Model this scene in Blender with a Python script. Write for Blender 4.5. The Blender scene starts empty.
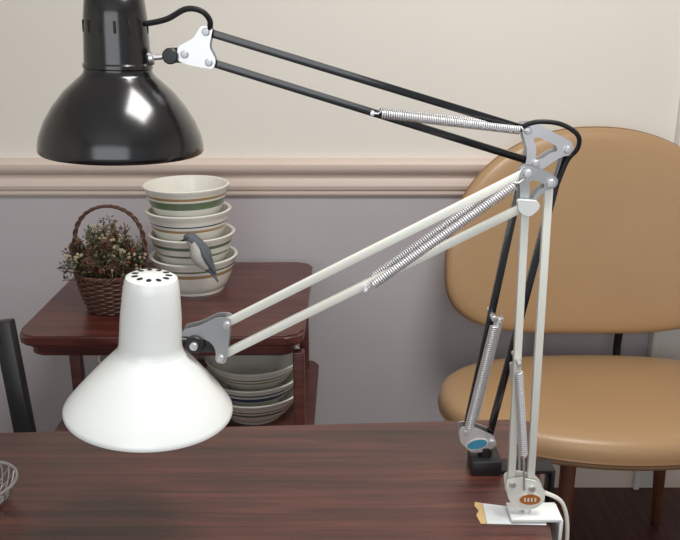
import bpy, bmesh, math, random
from mathutils import Vector, Matrix
random.seed(7)
scene = bpy.context.scene
COL = scene.collection
try:
    scene.view_settings.view_transform = 'Standard'
    scene.view_settings.look = 'None'
except Exception: pass

# ------------------------------------------------------------------ materials
def srgb(r,g,b):
    f=lambda c:(c/255/12.92) if c/255<=.04045 else ((c/255+.055)/1.055)**2.4
    return (f(r),f(g),f(b),1)
def mat(name,col,rough=.5,metal=0,coat=0,var=0,vscale=20,bump=0,bscale=200,trans=0,spec=None):
    m=bpy.data.materials.new(name); m.use_nodes=True
    nt=m.node_tree; b=nt.nodes['Principled BSDF']
    b.inputs['Base Color'].default_value=col
    b.inputs['Roughness'].default_value=rough
    b.inputs['Metallic'].default_value=metal
    b.inputs['Coat Weight'].default_value=coat
    b.inputs['Coat Roughness'].default_value=.15
    b.inputs['Transmission Weight'].default_value=trans
    if spec is not None: b.inputs['Specular IOR Level'].default_value=spec
    tc=nt.nodes.new('ShaderNodeTexCoord')
    n=nt.nodes.new('ShaderNodeTexNoise'); n.inputs['Scale'].default_value=vscale; n.inputs['Detail'].default_value=4
    nt.links.new(tc.outputs['Object'],n.inputs['Vector'])
    mx=nt.nodes.new('ShaderNodeMix'); mx.data_type='RGBA'
    k=max(var,.01)
    mx.inputs['A'].default_value=(col[0]*(1-k),col[1]*(1-k),col[2]*(1-k),1)
    mx.inputs['B'].default_value=(min(1,col[0]*(1+k)),min(1,col[1]*(1+k)),min(1,col[2]*(1+k)),1)
    nt.links.new(n.outputs['Fac'],mx.inputs['Factor'])
    nt.links.new(mx.outputs['Result'],b.inputs['Base Color'])
    if bump:
        n2=nt.nodes.new('ShaderNodeTexNoise'); n2.inputs['Scale'].default_value=bscale
        nt.links.new(tc.outputs['Object'],n2.inputs['Vector'])
        bp=nt.nodes.new('ShaderNodeBump'); bp.inputs['Strength'].default_value=bump; bp.inputs['Distance'].default_value=.002
        nt.links.new(n2.outputs['Fac'],bp.inputs['Height']); nt.links.new(bp.outputs['Normal'],b.inputs['Normal'])
    return m
def wood(name,cols,scale=(3,60,60),rough=.35,coat=.3,rot=0,bump=.15,rvar=.15):
    m=bpy.data.materials.new(name); m.use_nodes=True
    nt=m.node_tree; b=nt.nodes['Principled BSDF']; N=nt.nodes.new; L=nt.links.new
    tc=N('ShaderNodeTexCoord'); mp=N('ShaderNodeMapping'); mp.inputs['Scale'].default_value=scale; mp.inputs['Rotation'].default_value=(0,0,rot)
    L(tc.outputs['Object'],mp.inputs['Vector'])
    n=N('ShaderNodeTexNoise'); n.inputs['Scale'].default_value=1; n.inputs['Detail'].default_value=8; n.inputs['Roughness'].default_value=.65; n.inputs['Distortion'].default_value=.6
    L(mp.outputs['Vector'],n.inputs['Vector'])
    r=N('ShaderNodeValToRGB'); r.color_ramp.elements[0].position=.3; r.color_ramp.elements[1].position=.72
    r.color_ramp.elements[0].color=cols[0]; r.color_ramp.elements[1].color=cols[-1]
    if len(cols)>2:
        e=r.color_ramp.elements.new(.5); e.color=cols[1]
    L(n.outputs['Fac'],r.inputs['Fac'])
    n3=N('ShaderNodeTexNoise'); n3.inputs['Scale'].default_value=5; n3.inputs['Detail'].default_value=3
    L(tc.outputs['Object'],n3.inputs['Vector'])
    mx=N('ShaderNodeMix'); mx.data_type='RGBA'; mx.blend_type='MULTIPLY'; mx.inputs['Factor'].default_value=.6
    r3=N('ShaderNodeValToRGB'); r3.color_ramp.elements[0].position=.3; r3.color_ramp.elements[1].position=.7
    r3.color_ramp.elements[0].color=(.45,.45,.45,1); r3.color_ramp.elements[1].color=(1,1,1,1)
    L(n3.outputs['Fac'],r3.inputs['Fac']); L(r.outputs['Color'],mx.inputs['A']); L(r3.outputs['Color'],mx.inputs['B'])
    L(mx.outputs['Result'],b.inputs['Base Color'])
    mr=N('ShaderNodeMapRange'); mr.inputs['To Min'].default_value=rough-rvar/2; mr.inputs['To Max'].default_value=rough+rvar
    L(n3.outputs['Fac'],mr.inputs['Value']); L(mr.outputs['Result'],b.inputs['Roughness'])
    b.inputs['Coat Weight'].default_value=coat; b.inputs['Coat Roughness'].default_value=.3
    bp=N('ShaderNodeBump'); bp.inputs['Strength'].default_value=bump; bp.inputs['Distance'].default_value=.001
    L(n.outputs['Fac'],bp.inputs['Height']); L(bp.outputs['Normal'],b.inputs['Normal'])
    return m

M_wallU=mat('paint_offwhite',srgb(236,231,222),.8,var=.02,vscale=3,bump=.05,bscale=120)
M_wallL=mat('paint_greyish_lavender',srgb(194,188,192),.8,var=.02,vscale=3,bump=.05,bscale=120)
M_trim=mat('trim_paint',srgb(226,208,196),.5,var=.02)
M_casing=mat('casing_paint',srgb(230,228,222),.5)
M_ceil=mat('ceiling_paint',srgb(238,238,236),.9)
M_table=wood('table_wood',[srgb(44,20,17),srgb(86,44,37),srgb(118,66,54)],(3,70,70),.31,.45,bump=.15)
M_floor=wood('floor_wood',[srgb(44,20,18),srgb(80,40,35),srgb(106,60,50)],(60,3,60),.4,.2)
M_shelf=wood('mahogany',[srgb(58,26,21),srgb(94,46,38),srgb(118,66,55)],(4,50,50),.32,.4)
M_chleg=wood('chair_leg_wood',[srgb(84,46,30),srgb(122,76,50)],(40,40,4),.4,.2)
M_blk=mat('black_enamel',(.006,.006,.007,1),.2,coat=.6)
M_blkm=mat('black_satin',(.012,.012,.013,1),.4)
M_wht=mat('white_enamel',srgb(234,238,236),.28,coat=.4)
M_whtbar=mat('white_bar_enamel',srgb(230,231,222),.35,coat=.2,var=.03)
M_steel=mat('steel',(.72,.72,.74,1),.38,metal=.85,var=.05)
M_spring=mat('spring_chrome',(.74,.74,.76,1),.42,metal=.65,var=.02)
M_dsteel=mat('grey_steel',(.48,.49,.50,1),.4,metal=.8,var=.08)
M_dark=mat('vent_dark',(.01,.01,.01,1),.7)
M_orange=mat('label_ochre',srgb(178,104,50),.4)
M_blue=mat('label_blue',srgb(60,140,170),.4)
M_labw=mat('label_white',srgb(225,218,200),.4)
M_tan=mat('tan_vinyl',srgb(178,144,106),.34,var=.06,vscale=6,bump=.2,bscale=300)
M_tanp=mat('tan_piping',srgb(140,106,72),.4)
M_tape=mat('paper_tape',srgb(226,230,232),.6)
M_tapey=mat('masking_tape',srgb(214,184,128),.6)
M_cord=mat('cord_white',srgb(225,222,212),.45)
M_cer=mat('ceramic_cream',srgb(234,232,222),.22,coat=.5,var=.02)
M_cerg=mat('ceramic_green',srgb(104,122,96),.25,coat=.5)
M_cerb=mat('ceramic_blue',srgb(60,72,108),.25,coat=.5)
M_cerr=mat('ceramic_brown',srgb(170,140,100),.25,coat=.5)
M_wick=mat('wicker',srgb(84,54,42),.6,var=.3,vscale=60)
M_olive=mat('dried_leaf',srgb(96,100,74),.8,var=.3,vscale=80)
M_pale=mat('dried_blossom',srgb(176,162,134),.8,var=.25,vscale=80)
M_rust=mat('dried_berry',srgb(112,58,46),.7,var=.3,vscale=80)
M_twig=mat('twig',srgb(108,86,66),.8,var=.2)
M_cone=mat('pine_cone',srgb(92,66,48),.8,var=.3,vscale=90)
M_bgrey=mat('bird_grey',srgb(98,102,110),.7,var=.2,vscale=120)
M_bwht=mat('bird_white',srgb(206,204,198),.7,var=.08,vscale=120)
M_bdk=mat('bird_dark',srgb(34,34,38),.6)
M_bulb=mat('frosted_bulb',srgb(235,235,230),.4)

# ------------------------------------------------------------------ helpers
def finish(name,bm,mats,parent=None,smooth=True,ang=35):
    bmesh.ops.recalc_face_normals(bm,faces=bm.faces)
    me=bpy.data.meshes.new(name); bm.to_mesh(me); bm.free()
    for m in (mats if isinstance(mats,(list,tuple)) else [mats]): me.materials.append(m)
    if smooth:
        me.polygons.foreach_set('use_smooth',[True]*len(me.polygons))
        me.set_sharp_from_angle(angle=math.radians(ang))
    o=bpy.data.objects.new(name,me); COL.objects.link(o)
    if parent:
        o.parent=parent; o.matrix_parent_inverse=Matrix.Translation(-Vector(parent.location))
    return o
def empty(name,loc):
    e=bpy.data.objects.new(name,None); e.empty_display_size=.05; e.location=loc; COL.objects.link(e); return e
def add_box(bm,c,s,bev=0,M=None,mi=0):
    r=bmesh.ops.create_cube(bm,size=1)
    vs=r['verts']
    for v in vs: v.co=Vector((v.co.x*s[0],v.co.y*s[1],v.co.z*s[2]))
    if bev:
        es=list({e for v in vs for e in v.link_edges})
        b=bmesh.ops.bevel(bm,geom=es,offset=bev,segments=2,affect='EDGES',profile=.5)
        vs=list({v for f in b['faces'] for v in f.verts}|{v for v in vs if v.is_valid})
    fs={f for v in vs for f in v.link_faces}
    for f in fs: f.material_index=mi
    T=Matrix.Translation(Vector(c))@(M if M else Matrix())
    for v in vs: v.co=T@v.co
def box(name,c,s,m,parent=None,bev=.002):
    bm=bmesh.new(); add_box(bm,c,s,bev); return finish(name,bm,m,parent)
def frame(d,up=Vector((0,1,0))):
    d=d.normalized()
    if abs(d.dot(up))>.95: up=Vector((1,0,0))
    x=d.cross(up).normalized(); y=d.cross(x).normalized()
    return Matrix((x,y,d)).transposed().to_4x4()
def add_bar(bm,p0,p1,w,h,bev=.001,mi=0):
    p0=Vector(p0);p1=Vector(p1);d=p1-p0
    add_box(bm,(p0+p1)/2,(w,h,d.length),bev,frame(d),mi)
def bar(name,p0,p1,w,h,m,parent,bev=.0006):
    bm=bmesh.new(); add_bar(bm,p0,p1,w,h,bev); return finish(name,bm,m,parent)
def add_sweep(bm,pts,rad,seg=8,closed=False,mi=0,flat=None):
    pts=[Vector(p) for p in pts]; n=len(pts)
    if not isinstance(rad,(list,tuple)): rad=[rad]*n
    rings=[];prev=None
    for i,p in enumerate(pts):
        if closed: t=pts[(i+1)%n]-pts[i-1]
        else: t=pts[min(i+1,n-1)]-pts[max(i-1,0)]
        t.normalize()
        if prev is None:
            a=Vector((0,0,1)) if abs(t.z)<.9 else Vector((1,0,0))
            x=t.cross(a).normalized()
        else:
            x=(prev-t*prev.dot(t)).normalized()
        prev=x; y=t.cross(x)
        fy=flat if flat else 1
        rings.append([bm.verts.new(p+rad[i]*(math.cos(2*math.pi*k/seg)*x+fy*math.sin(2*math.pi*k/seg)*y)) for k in range(seg)])
    m=n if closed else n-1
    for i in range(m):
        a=rings[i];b=rings[(i+1)%n]
        for k in range(seg):
            f=bm.faces.new((a[k],a[(k+1)%seg],b[(k+1)%seg],b[k])); f.material_index=mi
    if not closed:
        f=bm.faces.new(rings[0]);f.material_index=mi
        f=bm.faces.new(rings[-1][::-1]);f.material_index=mi
def smoothpts(pts,sub=8):
    P=[Vector(p) for p in pts];P=[P[0]]+P+[P[-1]];out=[]
    for i in range(1,len(P)-2):
        a,b,c,d=P[i-1:i+3]
        for k in range(sub):
            t=k/sub
            out.append(.5*((2*b)+(c-a)*t+(2*a-5*b+4*c-d)*t*t+(-a+3*b-3*c+d)*t**3))
    out.append(P[-2]);return out
def sweep(name,pts,r,m,parent=None,seg=10,closed=False):
    bm=bmesh.new(); add_sweep(bm,pts,r,seg,closed); return finish(name,bm,m,parent)
def add_cyl(bm,p0,p1,r,seg=24,mi=0,r2=None):
    p0=Vector(p0);p1=Vector(p1);d=p1-p0;e=min(r*.15,d.length*.3)
    u=d.normalized(); r2=r2 if r2 is not None else r
    add_sweep(bm,[p0,p0+u*.00001,p0+u*e,p1-u*e,p1-u*.00001,p1],[r-e,r-e*.9,r,r2,r2-e*.9,r2-e],seg,mi=mi)
def cyl(name,p0,p1,r,m,parent=None,seg=24,r2=None):
    bm=bmesh.new(); add_cyl(bm,p0,p1,r,seg,r2=r2); return finish(name,bm,m,parent)
def lathe(name,prof,loc,mats,parent=None,seg=64,tilt=None,ang=40):
    bm=bmesh.new(); rings=[]
    T=Matrix.Translation(Vector(loc))@(tilt if tilt else Matrix())
    for p in prof:
        r,z=p[0],p[1]
        if r<1e-5: rings.append([bm.verts.new(T@Vector((0,0,z)))])
        else: rings.append([bm.verts.new(T@Vector((r*math.cos(2*math.pi*k/seg),r*math.sin(2*math.pi*k/seg),z))) for k in range(seg)])
    for i in range(len(prof)-1):
        a,b=rings[i],rings[i+1]; mi=prof[i][2] if len(prof[i])>2 else 0
        for k in range(seg):
            k2=(k+1)%seg
            if len(a)==1 and len(b)==1: continue
            if len(a)==1: f=bm.faces.new((a[0],b[k],b[k2]))
            elif len(b)==1: f=bm.faces.new((a[k],a[k2],b[0]))
            else: f=bm.faces.new((a[k],a[k2],b[k2],b[k]))
            f.material_index=mi
    return finish(name,bm,mats,parent,ang=ang)
def spring(name,p0,p1,r,m,parent,wire=.0012,pitch=.0029,hook=.012):
    p0=Vector(p0);p1=Vector(p1);d=(p1-p0);L=d.length;F=frame(d).to_3x3()
    x=F.col[0];y=F.col[1];u=d.normalized()
    a=hook;b=L-hook; turns=int((b-a)/pitch);n=turns*10
    pts=[p0+u*0,p0+u*(a*.6)]
    for i in range(n+1):
        t=2*math.pi*i/10
        pts.append(p0+u*(a+(b-a)*i/n)+r*(math.cos(t)*x+math.sin(t)*y))
    pts+= [p1-u*(hook*.6),p1]
    bm=bmesh.new(); add_sweep(bm,pts,wire,6); return finish(name,bm,m,parent,ang=80)
def round_poly(pts,r,k=4):
    out=[];n=len(pts)
    for i in range(n):
        p=Vector(pts[i]);a=Vector(pts[i-1]);b=Vector(pts[(i+1)%n])
        da=(a-p);db=(b-p);q=min(r,da.length*.45,db.length*.45)
        s=p+da.normalized()*q;e=p+db.normalized()*q
        for j in range(k+1):
            t=j/k;out.append((1-t)**2*s+2*t*(1-t)*p+t*t*e)
    return out
def plate(name,pts,y,th,m,parent,r=.006,hole=None):
    P=round_poly([Vector((a,b)) for a,b in pts],r)
    bm=bmesh.new()
    c=sum(P,Vector((0,0)))/len(P)
    fr=[bm.verts.new((p.x,y-th/2,p.y)) for p in P]
    bk=[bm.verts.new((p.x,y+th/2,p.y)) for p in P]
    n=len(P)
    for i in range(n): bm.faces.new((fr[i],fr[(i+1)%n],bk[(i+1)%n],bk[i]))
    if hole:
        fi=[bm.verts.new((c.x+(p.x-c.x)*hole,y-th/2,c.y+(p.y-c.y)*hole)) for p in P]
        bi=[bm.verts.new((c.x+(p.x-c.x)*hole,y+th/2,c.y+(p.y-c.y)*hole)) for p in P]
        for i in range(n):
            j=(i+1)%n
            bm.faces.new((fr[i],fr[j],fi[j],fi[i]));bm.faces.new((bk[i],bk[j],bi[j],bi[i]));bm.faces.new((fi[i],fi[j],bi[j],bi[i]))
    else:
        bm.faces.new(fr);bm.faces.new(bk[::-1])
    return finish(name,bm,m,parent,ang=30)
def rivet(name,x,y0,y1,z,r,m,parent): return cyl(name,(x,y0,z),(x,y1,z),r,m,parent,seg=20)
def slab(name,pts,z0,z1,m,parent=None,bev=.004,r=0):
    P=round_poly([Vector(p) for p in pts],r,6) if r else [Vector(p) for p in pts]
    bm=bmesh.new()
    b=[bm.verts.new((p.x,p.y,z0)) for p in P];t=[bm.verts.new((p.x,p.y,z1)) for p in P];n=len(P)
    for i in range(n): bm.faces.new((b[i],b[(i+1)%n],t[(i+1)%n],t[i]))
    ft=bm.faces.new(t);fb=bm.faces.new(b[::-1])
    if bev: bmesh.ops.bevel(bm,geom=list(ft.edges)+list(fb.edges),offset=bev,segments=3,affect='EDGES')
    return finish(name,bm,m,parent,ang=50)

# ------------------------------------------------------------------ room
WY=2.17
X0,X1,Y0,ZC=-2.2,2.6,-1.6,2.6
box('floor',((X0+X1)/2,(Y0+WY)/2,-.05),(X1-X0+.2,WY-Y0+.2,.1),M_floor,bev=0)
box('ceiling',((X0+X1)/2,(Y0+WY)/2,ZC+.05),(X1-X0+.2,WY-Y0+.2,.1),M_ceil,bev=0)
bm=bmesh.new()
add_box(bm,((X0+X1)/2,WY+.05,.48),(X1-X0+.2,.1,.96),mi=1)
add_box(bm,((X0+X1)/2,WY+.05,(.96+ZC)/2),(X1-X0+.2,.1,ZC-.96),mi=0)
finish('wall_back',bm,[M_wallU,M_wallL],smooth=False)
box('wall_left',(X0-.05,(Y0+WY)/2,ZC/2),(.1,WY-Y0,ZC),M_wallU,bev=0)
box('wall_right',(X1+.05,(Y0+WY)/2,ZC/2),(.1,WY-Y0,ZC),M_wallU,bev=0)
def moulding(name,prof,x0,x1,m):
    bm=bmesh.new()
    a=[bm.verts.new((x0,WY-d,z)) for d,z in prof];b=[bm.verts.new((x1,WY-d,z)) for d,z in prof];n=len(prof)
    for i in range(n): bm.faces.new((a[i],a[(i+1)%n],b[(i+1)%n],b[i]))
    bm.faces.new(a);bm.faces.new(b[::-1]); return finish(name,bm,m,ang=25)
zr=.922
moulding('trim_1',[(0,zr),(.008,zr),(.012,zr+.006),(.012,zr+.016),(.017,zr+.020),(.020,zr+.030),(.018,zr+.042),(.014,zr+.05),(.014,zr+.06),
  (.022,zr+.064),(.03,zr+.072),(.034,zr+.082),(.034,zr+.092),(.028,zr+.099),(.012,zr+.104),(0,zr+.105)],X0,.90,M_trim)
moulding('baseboard_back',[(0,0),(.016,0),(.016,.085),(.010,.1),(0,.105)],X0,X1,M_trim)
bm=bmesh.new()
add_box(bm,(.955,WY-.010,ZC/2),(.10,.02,ZC),.004); add_box(bm,(.915,WY-.016,ZC/2),(.018,.03,ZC),.004)
finish('trim_2',bm,M_casing)

# ------------------------------------------------------------------ table
TZ=.75
tb=empty('wooden_table',(-.3,.8,0))
slab('top',[(-1.1,.30),(.205,.345),(.322,1.213),(-1.1,1.137)],TZ-.032,TZ,M_table,tb,bev=.004,r=.012)
bm=bmesh.new()
for x,y in ((-1.03,.38),(.13,.42),(.20,1.12),(-1.03,1.06)): add_bar(bm,(x,y,0),(x,y,TZ-.032),.05,.05,.004)
finish('legs',bm,M_table,tb)
bm=bmesh.new()
add_bar(bm,(-1.03,.38,.67),(.13,.42,.67),.02,.08,.002);add_bar(bm,(-1.03,1.06,.67),(.20,1.12,.67),.02,.08,.002)
finish('apron',bm,M_table,tb)

# ------------------------------------------------------------------ WHITE LAMP
wl=empty('architect_desk_lamp',(.2545,.94,TZ))
YW=.94
def bars(name,p0,p1,m,par,w=.0095,h=.0085): return bar(name,p0,p1,w,h,m,par)
bars('lower_arm_bar_1',(.2491,YW,1.2173),(.2572,YW,.7985),M_whtbar,wl)
bars('lower_arm_bar_2',(.2227,YW,1.1868),(.231,YW,.806),M_whtbar,wl)
bars('upper_arm_bar_1',(.221,.938,1.227),(-.1353,.90,1.0514),M_whtbar,wl)
bars('upper_arm_bar_2',(.2192,.938,1.1844),(-.1446,.90,1.008),M_whtbar,wl)
elb=[(.211,1.228),(.221,1.237),(.240,1.230),(.258,1.221),(.256,1.210),(.243,1.207),(.234,1.196),(.228,1.178),(.214,1.178),(.214,1.20)]
plate('elbow_plate_front',elb,YW-.0085,.002,M_dsteel,wl,hole=.4)
plate('elbow_plate_back',elb,YW+.0085,.002,M_dsteel,wl,hole=.4)
for i,(x,z) in enumerate(((.221,1.227),(.2491,1.2155),(.2227,1.1868))):
    rivet('elbow_rivet_%d'%i,x,YW-.0135,YW+.0135,z,.005,M_steel,wl)
plate('elbow_knob',[(.208,1.198),(.234,1.196),(.236,1.188),(.225,1.177),(.212,1.182)],YW-.017,.008,M_wht,wl,r=.005)
spring('upper_spring_1',(.0303,.903,1.091),(.2145,.921,1.2218),.0046,M_spring,wl)
spring('upper_spring_2',(.0303,.931,1.091),(.2145,.951,1.2218),.0046,M_spring,wl)
rivet('spring_pin',.0303,.897,.936,1.091,.003,M_steel,wl)
spring('lower_spring_1',(.225,.925,.985),(.2426,.925,.842),.0048,M_spring,wl)
spring('lower_spring_2',(.225,.955,.985),(.2426,.955,.842),.0048,M_spring,wl)
rivet('lower_spring_pin',.2262,.920,.960,.985,.003,M_steel,wl)
sweep('spring_link',[(.2426,.925,.842),(.246,.926,.80)],.0016,M_steel,wl)
sweep('spring_link_2',[(.2426,.955,.842),(.246,.954,.80)],.0016,M_steel,wl)
bp=[(.222,.812),(.240,.816),(.264,.810),(.276,.795),(.276,.778),(.262,.766),(.238,.766),(.226,.785)]
plate('base_plate_front',bp,YW-.0085,.002,M_whtbar,wl); plate('base_plate_back',bp,YW+.0085,.002,M_whtbar,wl)
for i,(x,z) in enumerate(((.231,.806),(.2572,.8))): rivet('base_rivet_%d'%i,x,YW-.013,YW+.013,z,.0045,M_steel,wl)
def oval(name,x,y,z,a,b,m,par,tilt=0,th=.001):
    pts=[]
    for k in range(24):
        t=2*math.pi*k/24;u=a*math.cos(t);v=b*math.sin(t)
        pts.append((x+u*math.cos(tilt)-v*math.sin(tilt),z+u*math.sin(tilt)+v*math.cos(tilt)))
    return plate(name,pts,y,th,m,par,r=.0001)
oval('label',.2560,YW-.0103,.783,.0150,.0088,M_labw,wl); oval('label_face',.2560,YW-.0110,.783,.0140,.0078,M_orange,wl)
bm=bmesh.new()
for k,(dx,w) in enumerate(((-.007,.0022),(-.0025,.0022),(.002,.0022),(.0068,.0022))): add_box(bm,(.2560+dx,YW-.0117,.783),(w,.0006,.0055))
finish('label_marks',bm,M_labw,wl,smooth=False)
cyl('swivel_post',(.2545,YW,.756),(.2545,YW,.780),.007,M_steel,wl)
bm=bmesh.new()
add_box(bm,(.265,YW,.7555),(.068,.04,.005),.001); add_box(bm,(.2985,YW,.722),(.005,.04,.068),.001); add_box(bm,(.272,YW,.690),(.055,.036,.005),.001)
finish('clamp_bracket',bm,M_wht,wl)
bm=bmesh.new();add_cyl(bm,(.262,YW,.665),(.262,YW,.712),.004);add_cyl(bm,(.262,YW,.711),(.262,YW,.7175),.012);add_bar(bm,(.24,YW,.664),(.284,YW,.664),.005,.005)
finish('clamp_screw',bm,M_steel,wl)
# shade
tilt=Matrix.Rotation(math.radians(5.0),4,'Y')
SW=(-.2335,.88,.944)
prof=[(.0995,.000),(.1010,.0012),(.1012,.004),(.0995,.0075),(.089,.0215),(.076,.0375),(.063,.0530),(.0515,.0660),(.0442,.0738),(.0400,.0785),(.0378,.083),(.0368,.090),
 (.0355,.125),(.0325,.158),(.0312,.166),(.0295,.1715),(.025,.1740),(0,.176),(0,.1735),(.028,.166),(.034,.127),(.0353,.089),(.0435,.0705),(.0505,.0635),(.062,.0505),(.075,.035),(.088,.019),(.098,.006),(.0992,.002),(.0995,0)]
lathe('shade',prof,SW,M_wht,wl,96,tilt)
bm=bmesh.new()
for k in range(11):
    a=2*math.pi*k/11+.2
    R=Matrix.Translation(Vector(SW))@tilt@Matrix.Rotation(a,4,'Z')
    vs=[]
    for t in range(14):
        q=2*math.pi*t/14; x=.0195+.0042*math.cos(q); y=.0031*math.sin(q)
        vs.append(bm.verts.new(R@Vector((x,y,.176-.0020*(x/.025)+.0004))))
    bm.faces.new(vs)
finish('vent_slots',bm,M_dark,wl,smooth=False)
lathe('socket',[(0,.16),(.017,.16),(.017,.10),(.013,.098),(0,.098)],SW,M_blkm,wl,32,tilt)
lathe('bulb',[(.012,.10),(.014,.092),(.022,.075),(.028,.055),(.027,.04),(.02,.028),(.01,.023),(0,.022)],SW,M_bulb,wl,32,tilt)
brk=[(-.130,1.060),(-.147,1.061),(-.168,1.050),(-.188,1.045),(-.192,1.037),(-.172,1.036),(-.156,1.030),(-.150,1.018),(-.152,1.002),(-.139,1.000),(-.134,1.03)]
plate('shade_bracket_front',brk,.8915,.002,M_dsteel,wl); plate('shade_bracket_back',brk,.9085,.002,M_dsteel,wl)
rivet('bracket_rivet_0',-.1353,.8875,.9125,1.0514,.0045,M_steel,wl); rivet('bracket_rivet_1',-.1446,.8875,.9125,1.008,.0045,M_steel,wl)
bm=bmesh.new()
add_cyl(bm,(-.175,.885,1.027),(-.175,.915,1.027),.0115); add_cyl(bm,(-.200,.888,1.032),(-.172,.899,1.027),.0055)
add_box(bm,(-.160,.90,1.022),(.03,.012,.018),.003)
finish('shade_swivel',bm,M_blkm,wl)
rivet('swivel_screw',-.175,.880,.886,1.027,.005,M_steel,wl)
pc=empty('power_cord',(.31,.965,.78))
sweep('cord',smoothpts([(.284,.963,.772),(.312,.965,.752),(.322,.962,.70),(.318,.96,.60),(.335,.98,.40),(.36,1.05,.15),(.40,1.2,.02),(.55,1.5,.0045),(.8,1.7,.0045)]),.003,M_cord,pc)

tp=empty('tape_strip',(.235,.94,TZ))
slab('paper',[(.200,.968),(.198,.921),(.278,.918),(.283,.955),(.25,.957)],TZ+.0003,TZ+.0011,M_tape,tp,bev=0)
slab('torn_end',[(.190,.971),(.188,.962),(.192,.950),(.187,.940),(.190,.921),(.1985,.921),(.2005,.968)],TZ+.0003,TZ+.0011,M_tapey,tp,bev=0)

# ------------------------------------------------------------------ BLACK LAMP
bl=empty('architect_desk_lamp.001',(.218,1.06,TZ))
YB=1.06
bars('lower_arm_bar_1',(.2457,YB,1.213),(.1877,YB,.815),M_blk,bl)
bars('lower_arm_bar_2',(.2987,YB,1.236),(.2214,YB,.798),M_blk,bl)
bars('upper_arm_bar_1',(.2442,YB-.004,1.261),(-.161,1.01,1.385),M_blk,bl)
bars('upper_arm_bar_2',(.2579,YB-.004,1.2175),(-.1591,1.01,1.3496),M_blk,bl)
tri=[(.234,1.270),(.252,1.271),(.304,1.246),(.308,1.230),(.290,1.226),(.262,1.206),(.244,1.206),(.246,1.235)]
plate('elbow_plate_front',tri,YB-.0125,.002,M_steel,bl,hole=.45); plate('elbow_plate_back',tri,YB+.0085,.002,M_steel,bl,hole=.45)
for i,(x,z) in enumerate(((.2442,1.261),(.2987,1.236),(.2579,1.2175))): rivet('elbow_rivet_%d'%i,x,YB-.018,YB+.013,z,.005,M_steel,bl)
sweep('elbow_cord',smoothpts([(.236,1.045,1.266),(.255,1.04,1.273),(.285,1.04,1.270),(.308,1.04,1.256),(.311,1.045,1.238),(.300,1.05,1.22),(.288,1.052,1.18)]),.0032,M_blkm,bl)
spring('upper_spring_1',(.0407,1.018,1.2866),(.2442,1.038,1.261),.0046,M_spring,bl)
spring('upper_spring_2',(.0407,1.046,1.2866),(.2442,1.068,1.261),.0046,M_spring,bl)
rivet('spring_pin',.0407,1.012,1.05,1.2866,.003,M_steel,bl)
spring('lower_spring_1',(.2188,YB-.016,1.0),(.1868,YB-.016,.815),.0055,M_spring,bl)
spring('lower_spring_2',(.232,YB+.016,1.0),(.200,YB+.016,.815),.0055,M_spring,bl)
rivet('lower_spring_pin',.2150,YB-.02,YB+.02,1.0,.004,M_steel,bl)
bp=[(.176,.824),(.194,.826),(.226,.812),(.234,.797),(.222,.784),(.196,.782),(.178,.800)]
plate('base_plate_front',bp,YB-.0085,.002,M_steel,bl); plate('base_plate_back',bp,YB+.0085,.002,M_steel,bl)
oval('label',.2036,YB-.0103,.797,.0165,.009,M_labw,bl,.25); oval('label_face',.2036,YB-.0110,.797,.015,.0075,M_blue,bl,.25)
for i,(x,z) in enumerate(((.1877,.815),(.2255,.800))): rivet('base_rivet_%d'%i,x,YB-.013,YB+.013,z,.0045,M_steel,bl)
bm=bmesh.new()
add_cyl(bm,(.218,YB,.752),(.218,YB,.790),.011); add_box(bm,(.218,YB,.762),(.045,.045,.024),.003)
add_box(bm,(.268,YB,.7535),(.10,.035,.006),.001); add_box(bm,(.319,YB,.722),(.006,.035,.069),.001); add_box(bm,(.28,YB,.690),(.075,.035,.006),.001)
add_cyl(bm,(.27,YB,.66),(.27,YB,.712),.005);add_cyl(bm,(.27,YB,.711),(.27,YB,.7175),.012)
finish('clamp',bm,M_blkm,bl)
# black shade
SB=(-.2735,1.0027,1.2415)
tB=Matrix.Rotation(math.radians(1.8),4,'Y')
prof=[(.0995,0),(.1008,.002),(.1008,.008),(.0985,.020),(.0910,.038),(.0800,.056),(.0655,.074),(.052,.086),(.0445,.0925),(.0415,.096),(.0405,.100),(.0400,.106),(.0395,.12),
 (.0375,.16),(.035,.182),(.029,.188),(0,.190),(0,.187),(.028,.184),(.034,.178),(.038,.118),(.039,.10),(.050,.084),(.064,.072),(.0785,.054),(.0895,.036),(.097,.018),(.0993,.006),(.0995,0)]
lathe('shade',prof,SB,M_blk,bl,96,tB)
lathe('shade_collar',[(.0400,.100),(.0418,.102),(.0418,.106),(.0398,.108)],SB,M_blk,bl,64,tB)
lathe('socket',[(0,.16),(.017,.16),(.017,.10),(.013,.098),(0,.098)],SB,M_blkm,bl,32,tB)
lathe('bulb',[(.012,.10),(.014,.092),(.022,.075),(.028,.055),(.027,.04),(.02,.028),(.01,.023),(0,.022)],SB,M_bulb,bl,32,tB)
bm=bmesh.new()
for k in range(14):
    a=2*math.pi*k/14
    R=Matrix.Translation(Vector(SB))@tB@Matrix.Rotation(a,4,'Z')
    add_box(bm,(0,0,0),(.0016,.0035,.014),.0005,R@Matrix.Translation(Vector((.0381,0,.150))))
finish('vent_slots',bm,M_dark,bl)
brk=[(-.152,1.390),(-.166,1.393),(-.176,1.378),(-.196,1.368),(-.198,1.352),(-.182,1.346),(-.154,1.341),(-.150,1.352),(-.158,1.368)]
plate('shade_bracket_front',brk,1.0015,.002,M_steel,bl,r=.005); plate('shade_bracket_back',brk,1.0185,.002,M_steel,bl,r=.005)
rivet('bracket_rivet_0',-.161,.997,1.023,1.385,.0045,M_dsteel,bl); rivet('bracket_rivet_1',-.1591,.997,1.023,1.3496,.0045,M_dsteel,bl)
rivet('bracket_rivet_2',-.188,.997,1.023,1.359,.0045,M_dsteel,bl)
bm=bmesh.new()
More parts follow.
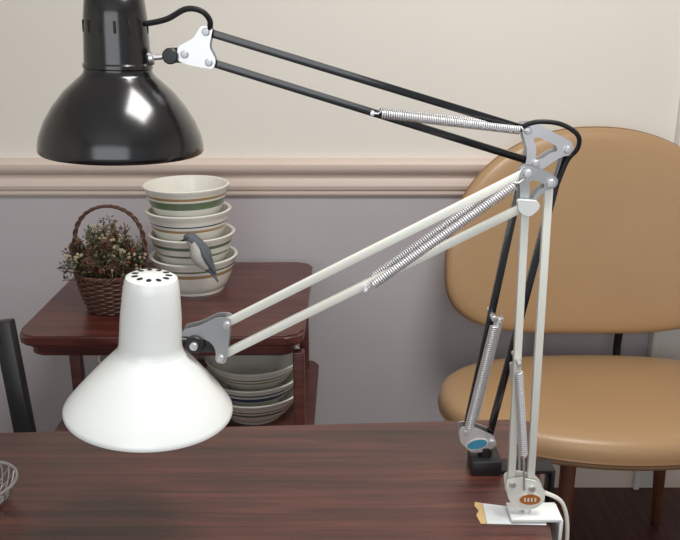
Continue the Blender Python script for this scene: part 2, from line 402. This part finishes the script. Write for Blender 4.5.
add_cyl(bm,(-.240,1.003,1.354),(-.205,1.010,1.357),.0035); add_cyl(bm,(-.236,1.003,1.354),(-.226,1.004,1.3545),.008)
finish('shade_stem',bm,M_steel,bl)
bm=bmesh.new(); add_cyl(bm,(-.212,1.009,1.357),(-.190,1.010,1.358),.009); add_cyl(bm,(-.205,.995,1.357),(-.205,1.02,1.357),.0095)
finish('shade_swivel',bm,M_blkm,bl)
sweep('shade_cord',smoothpts([(-.238,1.0,1.395),(-.228,.998,1.395),(-.205,.995,1.400),(-.182,.993,1.411),(-.164,.993,1.409),(-.155,.998,1.398),(-.158,1.006,1.384)]),.0035,M_blkm,bl)

# ------------------------------------------------------------------ TAN CHAIR
tc=empty('upholstered_chair',(.66,1.79,0))
def cushion(name,a,up,dn,nu,nd,th,T,m,curve=0,n=96):
    prof=[(0,1),(.3,1),(.6,.985),(.8,.94),(.9,.86),(.955,.72),(.985,.5),(1,.22),(1,-.22),(.985,-.55),(.95,-.8),(.88,-.94),(.75,-1),(0,-1)]
    bm=bmesh.new();rings=[]
    def out(t):
        c,s=math.cos(t),math.sin(t);e=nu if s>0 else nd
        return a*math.copysign(abs(c)**(2/e),c),(up if s>0 else dn)*math.copysign(abs(s)**(2/e),s)
    def tr(u,v,w): return T@Vector((u,v,w+curve*u*u))
    for s,h in prof:
        if s==0: rings.append([bm.verts.new(tr(0,0,h*th/2))]);continue
        rings.append([bm.verts.new(tr(out(2*math.pi*k/n)[0]*s,out(2*math.pi*k/n)[1]*s,h*th/2)) for k in range(n)])
    for i in range(len(prof)-1):
        A,B=rings[i],rings[i+1]
        for k in range(n):
            j=(k+1)%n
            if len(A)==1: bm.faces.new((A[0],B[k],B[j]))
            elif len(B)==1: bm.faces.new((A[k],A[j],B[0]))
            else: bm.faces.new((A[k],A[j],B[j],B[k]))
    finish(name,bm,m,tc,ang=80)
    bm=bmesh.new()
    add_sweep(bm,[tr(out(2*math.pi*k/n)[0]*.998,out(2*math.pi*k/n)[1]*.998,-.30*th/2) for k in range(n)],.004,6,True)
    finish(name+'_piping',bm,M_tanp,tc)
ta=math.radians(7)
Tb=Matrix(((1,0,0,.66),(0,math.sin(ta),-math.cos(ta),2.03),(0,math.cos(ta),math.sin(ta),.775),(0,0,0,1)))
cushion('backrest',.385,.350,.197,2.15,3.0,.06,Tb,M_tan,curve=.35)
Ts=Matrix.Translation(Vector((.665,1.79,.475)))
cushion('seat',.415,.24,.255,2.6,2.0,.09,Ts,M_tan)
bm=bmesh.new()
for dx,dy,sx,sy in ((-.115,-.10,-.015,-.06),(.2,-.10,.05,-.06),(-.13,.13,-.04,.06),(.2,.13,.05,.06)):
    x=.665+dx;y=1.79+dy
    add_sweep(bm,[(x,y,.44),(x+sx*.5,y+sy*.5,.22),(x+sx,y+sy,0)],[.020,.017,.013],16)
add_box(bm,(.70,1.80,.420),(.46,.30,.03),.004)
finish('legs',bm,M_chleg,tc)
bm=bmesh.new()
for dx in (-.1,.12):
    add_sweep(bm,smoothpts([(.66+dx,1.88,.425),(.66+dx,2.02,.43),(.66+dx,2.075,.50),(.66+dx,2.06,.62),(.66+dx,2.065,.75)]),.011,12)
finish('back_supports',bm,M_blkm,tc)

# ------------------------------------------------------------------ SIDE TABLE (two tier)
st=empty('two_tier_side_table',(-.38,1.86,0))
slab('top_shelf',[(-.70,1.59),(-.08,1.59),(-.075,2.12),(-.70,2.12)],.718,.744,M_shelf,st,bev=.006,r=.04)
slab('top_apron',[(-.68,1.61),(-.10,1.61),(-.10,2.10),(-.68,2.10)],.69,.7185,M_shelf,st,bev=.003,r=.03)
slab('lower_shelf',[(-.685,1.60),(-.065,1.60),(-.060,2.12),(-.685,2.12)],.425,.45,M_shelf,st,bev=.006,r=.04)
bm=bmesh.new()
for x,y in ((-.600,1.67),(-.092,1.633),(-.10,2.07),(-.600,2.07)):
    add_bar(bm,(x,y,0),(x,y,.692),.026,.026,.004)
finish('legs',bm,M_shelf,st)

# ------------------------------------------------------------------ BOWLS
def bowl_obj(name,loc,R,H,rb,stripes,smat,parent=None):
    hs=sorted(set([i/14 for i in range(15)]+[s for a,b,_ in stripes for s in (a,b)]))
    def rr(h): return rb+(R-rb)*(h**.62)
    pr=[(0,.004,0),(rb*.8,.004,0),(rb*.82,0,0),(rb,0,0)]
    for i,h in enumerate(hs):
        mi=0
        for a,b,k in stripes:
            if a-1e-6<=h<b-1e-6: mi=k
        lip=.0025 if h>.86 else 0
        pr.append((rr(h)+lip,.006+(H-.006)*h,mi))
    pr.append((R-.001,H+.002,0));pr.append((R-.006,H,0))
    for h in [1-i/10 for i in range(1,11)]: pr.append((max(rr(h)-.006,.01),.008+(H-.006)*h,0))
    pr.append((0,.009,0))
    return lathe(name,pr,loc,smat,parent,64,ang=45)
bs=empty('stacked_mixing_bowls',(-.370,1.91,.744))
sm=[M_cer,M_cerg,M_cerb,M_cerr]
bowl_obj('bowl_1',(-.364,1.91,.7445),.106,.088,.072,[(.55,.66,3),(.74,.80,1)],sm,bs)
bowl_obj('bowl_2',(-.366,1.91,.803),.104,.088,.070,[(.46,.53,1),(.70,.80,1)],sm,bs)
bowl_obj('bowl_3',(-.371,1.91,.861),.102,.088,.069,[(.5,.58,3),(.66,.70,2)],sm,bs)
bowl_obj('bowl_4',(-.373,1.91,.921),.102,.088,.069,[(.44,.66,1),(.72,.80,3)],sm,bs)
bs2=empty('stacked_serving_bowls',(-.215,1.80,.45))
bowl_obj('bowl_1',(-.212,1.80,.4505),.120,.075,.066,[(.45,.56,1),(.64,.70,1)],sm,bs2)
bowl_obj('bowl_2',(-.214,1.80,.492),.118,.072,.064,[(.42,.60,2),(.70,.78,2)],sm,bs2)
bowl_obj('bowl_3',(-.212,1.80,.534),.116,.072,.062,[(.5,.58,3),(.66,.72,1)],sm,bs2)
bs3=empty('stacked_serving_bowls.001',(-.50,1.88,.45))
bowl_obj('bowl_1',(-.50,1.88,.4505),.115,.08,.06,[(.45,.52,2)],sm,bs3)
bowl_obj('bowl_2',(-.50,1.88,.495),.112,.08,.058,[(.5,.62,1),(.72,.76,1)],sm,bs3)
bowl_obj('bowl_3',(-.50,1.88,.540),.110,.075,.056,[(.5,.56,2)],sm,bs3)

# ------------------------------------------------------------------ BASKET
BX,BY,BZ=-.53,1.765,.744
bk=empty('flower_basket',(BX,BY,BZ))
def rb_(h): return .055+.022*math.sin(min(1,h/.09)*1.5)
bm=bmesh.new()
for j in range(15):
    h=.004+j*.0058
    pts=[]
    for k in range(96):
        t=2*math.pi*k/96
        r=rb_(h)+.003*math.sin(t*12+ (math.pi if j%2 else 0))
        pts.append((BX+r*math.cos(t),BY+r*math.sin(t),BZ+h))
    add_sweep(bm,pts,.0033,6,True)
for k in range(24):
    t=2*math.pi*k/24
    add_sweep(bm,[(BX+rb_(h)*math.cos(t),BY+rb_(h)*math.sin(t),BZ+h) for h in (.002,.02,.045,.07,.092)],.0022,5)
for ph in (0,math.pi):
    pts=[]
    for k in range(120):
        t=2*math.pi*k/120;r=.078+.003*math.cos(t*20+ph)
        pts.append((BX+r*math.cos(t),BY+r*math.sin(t),BZ+.092+.003*math.sin(t*20+ph)))
    add_sweep(bm,pts,.0038,6,True)
    pts=[]
    for k in range(81):
        u=k/80;t=math.pi*u
        x=-.079*math.cos(t)*(1+.25*math.sin(t)); z=.09+.152*math.sin(t)**.75
        w=u*2*math.pi*9+ph
        pts.append((BX+x+.0028*math.cos(w),BY+.0028*math.sin(w)+.01*math.sin(t),BZ+z))
    add_sweep(bm,pts,.0034,6)
finish('wicker_body',bm,M_wick,bk)
lathe('basket_bottom',[(0,.002),(.055,.002),(.055,.006),(0,.006)],(BX,BY,BZ),M_wick,bk,32)
bm=bmesh.new()
for s in range(380):
    a=random.uniform(0,2*math.pi);q=random.random()**.6
    side=.070*q
    lift=random.uniform(.085,.13)+ (1-q*.8)*.12*random.random()
    bias=-.020*max(0,random.random()-.2)
    tip=Vector((BX+bias+side*1.3*math.cos(a),BY+side*1.0*math.sin(a)-.008,BZ+lift))
    if random.random()<.10: tip.x-=.035; tip.z-=.02
    tip.x=min(tip.x,BX+.078); tip.y=min(tip.y,BY+.06)
    base=Vector((BX+.02*math.cos(a),BY+.02*math.sin(a),BZ+.06))
    add_sweep(bm,[base,(base+tip)/2+Vector((random.uniform(-.006,.006),0,.006)),tip],.0010,4,mi=3)
    kind=random.choices([0,1,2,4],[.48,.16,.06,.30])[0]
    if kind in(0,4):
        for l in range(10):
            d=Vector((random.gauss(0,1),random.gauss(0,1),random.gauss(0,.9))).normalized()
            p=tip+d*random.uniform(0,.006);x=d.cross(Vector((.3,.2,1))).normalized()*random.uniform(.002,.0036);L_=random.uniform(.009,.016)
            v=[bm.verts.new(p),bm.verts.new(p+d*L_*.5+x),bm.verts.new(p+d*L_),bm.verts.new(p+d*L_*.5-x)]
            f=bm.faces.new(v);f.material_index=0 if kind==0 else 3
    else:
        for l in range(4):
            r=bmesh.ops.create_icosphere(bm,subdivisions=1,radius=random.uniform(.0028,.0045) if kind==1 else random.uniform(.003,.0042))
            off=Vector((random.uniform(-.007,.007),random.uniform(-.007,.007),random.uniform(-.006,.006)))
            for v in r['verts']: v.co+=tip+off
            for f in {f for v in r['verts'] for f in v.link_faces}: f.material_index=kind
finish('dried_flowers',bm,[M_olive,M_pale,M_rust,M_twig],bk)
bm=bmesh.new()
for cx,cy,cz,ax in ((BX-.03,BY-.062,BZ+.125,(.3,-.8,.6)),(BX+.028,BY-.058,BZ+.120,(-.3,-.8,.5)),(BX+.005,BY-.045,BZ+.158,(.1,-.5,.9)),(BX-.06,BY-.03,BZ+.150,(-.7,-.4,.6))):
    F=frame(Vector(ax));T=Matrix.Translation(Vector((cx,cy,cz)))@F
    for j in range(9):
        u=j/8; R=.013*math.sin(math.pi*(.12+.80*u))+.002; z=-.016+.034*u
        for k in range(9):
            t=2*math.pi*(k+.5*(j%2))/9
            d=Vector((math.cos(t),math.sin(t),0));w=Vector((-math.sin(t),math.cos(t),0))*.0038
            a=T@(d*R*.3+Vector((0,0,z)));b=T@(d*R+w+Vector((0,0,z+.004)));c=T@(d*(R+.003)+Vector((0,0,z+.006)));e=T@(d*R-w+Vector((0,0,z+.004)))
            bm.faces.new([bm.verts.new(q) for q in (a,b,c,e)])
finish('pine_cones',bm,M_cone,bk,smooth=False)

# ------------------------------------------------------------------ BIRD (perched on the rim of the lowest bowl)
bd=empty('bird_figurine',(-.325,1.787,.836))
def loft(bm,spine,rw,rh,seg=20,mi=lambda i,k:0):
    n=len(spine);rings=[]
    for i,p in enumerate(spine):
        p=Vector(p);t=(Vector(spine[min(i+1,n-1)])-Vector(spine[max(i-1,0)])).normalized()
        y=Vector((0,1,0));z=t.cross(y).normalized()
        rings.append([bm.verts.new(p+rw[i]*math.cos(2*math.pi*k/seg)*y+rh[i]*math.sin(2*math.pi*k/seg)*z) for k in range(seg)])
    for i in range(n-1):
        for k in range(seg):
            j=(k+1)%seg
            f=bm.faces.new((rings[i][k],rings[i][j],rings[i+1][j],rings[i+1][k]));f.material_index=mi(i,k)
    bm.faces.new(rings[0]);bm.faces.new(rings[-1][::-1])
bx,by,dz=-.325,1.778,-.012
sp=[(-.0345,.918),(-.032,.920),(-.027,.922),(-.019,.921),(-.012,.914),(-.006,.903),(-.001,.890),(.004,.876),(.011,.862),(.018,.850),(.026,.838),(.033,.826),(.039,.815)]
spine=[(bx+a,by,z+dz) for a,z in sp]
rw=[.002,.008,.012,.0145,.0155,.017,.0185,.0185,.015,.011,.007,.006,.005]
rh=[.002,.008,.012,.0145,.0155,.019,.0245,.0245,.019,.011,.005,.003,.002]
def bmi(i,k):
    s=math.sin(2*math.pi*(k+.5)/20)
    if i>=9: return 0
    if i<=3: return 1 if s<-.35 else 0
    return 1 if s<.45 else 0
bm=bmesh.new();loft(bm,spine,rw,rh,20,bmi)
add_sweep(bm,[(bx-.031,by,.918+dz),(bx-.047,by,.914+dz)],[.0036,.0004],8,mi=2)
for sy in(-1,1):
    add_sweep(bm,[(bx-.025,by+sy*.0115,.925+dz),(bx-.025,by+sy*.0135,.925+dz)],[.002,.0014],8,mi=2)
    wp=[(bx+.005,by+sy*.0145,.903+dz),(bx+.012,by+sy*.0165,.888+dz),(bx+.019,by+sy*.0135,.870+dz),(bx+.027,by+sy*.008,.852+dz),(bx+.035,by+sy*.004,.834+dz)]
    add_sweep(bm,wp,[.003,.0065,.0065,.0045,.001],8,mi=0)
for lx in (-.016,-.004):
    add_sweep(bm,[(bx+lx,by+.006,.866+dz),(bx+lx-.002,by+.014,.848),(bx+lx,1.8105,.8365)],.0013,6,mi=2)
finish('body',bm,[M_bgrey,M_bwht,M_bdk],bd,ang=70)

# ------------------------------------------------------------------ DARK CHAIR (left)
dc=empty('dining_chair',(-.79,1.2,0))
bm=bmesh.new()
for s,x in((1,-.628),(-1,-.965)):
    add_bar(bm,(x,1.39,.86),(x+.050*s,1.33,.45),.034,.028,.004)
    add_bar(bm,(x+.050*s,1.33,.46),(x+.025*s,1.36,0),.034,.028,.004)
    add_bar(bm,(x,.97,.44),(x,.97,0),.030,.03,.004)
    add_bar(bm,(x,.97,.2),(x+.02*s,1.345,.2),.018,.018,.002)
add_bar(bm,(-.638,1.386,.83),(-.96,1.386,.83),.016,.06,.003)
add_bar(bm,(-.62,1.345,.56),(-.96,1.345,.56),.014,.04,.003)
finish('frame',bm,M_blkm,dc)
slab('seat',[(-.99,.95),(-.585,.95),(-.60,1.31),(-.975,1.31)],.44,.465,M_blkm,dc,bev=.005,r=.02)

# ------------------------------------------------------------------ WIRE BOWL
gd=empty('wire_bowl',(-.502,.965,TZ))
M_wire=mat('wire_metal',(.45,.45,.45,1),.35,metal=.8)
bm=bmesh.new()
cx,cy=-.506,.965
for k in range(22):
    for sg in(-1,1):
        pts=[]
        for i in range(8):
            u=i/7;t=2*math.pi*k/22+sg*u*.45;r=.022+.032*u**.7
            pts.append((cx+r*math.cos(t),cy+r*math.sin(t),TZ+.0025+.034*u**1.6))
        add_sweep(bm,pts,.0010,5)
for r,h in((.022,.0025),(.040,.012),(.054,.0365)):
    add_sweep(bm,[(cx+r*math.cos(2*math.pi*k/48),cy+r*math.sin(2*math.pi*k/48),TZ+h) for k in range(48)],.0022 if h>.03 or h<.01 else .0012,6,True)
finish('wires',bm,M_wire,gd)

# ------------------------------------------------------------------ lights, world, camera
def area(name,loc,rot,sx,sy,e,col):
    l=bpy.data.lights.new(name,'AREA');l.shape='RECTANGLE';l.size=sx;l.size_y=sy;l.energy=e;l.color=col
    o=bpy.data.objects.new(name,l);o.location=loc;o.rotation_euler=rot;COL.objects.link(o);return o
area('ceiling_light',(.45,.75,2.55),(0,0,0),.7,.7,31,(1,.985,.955))
area('fill_light',(-.3,-1.5,1.7),(math.radians(82),0,0),2.2,1.4,22,(.95,.975,1))  # added soft fill from behind the camera; no actual window there
w=bpy.data.worlds.new('world');scene.world=w;w.use_nodes=True
w.node_tree.nodes['Background'].inputs[0].default_value=(.9,.95,1,1);w.node_tree.nodes['Background'].inputs[1].default_value=.4
cam=bpy.data.cameras.new('camera');cam.sensor_width=36;cam.lens=36*800/680;cam.clip_start=.02
co=bpy.data.objects.new('camera',cam);co.location=(0,0,1.41);co.rotation_euler=(math.radians(72),0,0);COL.objects.link(co)
scene.camera=co
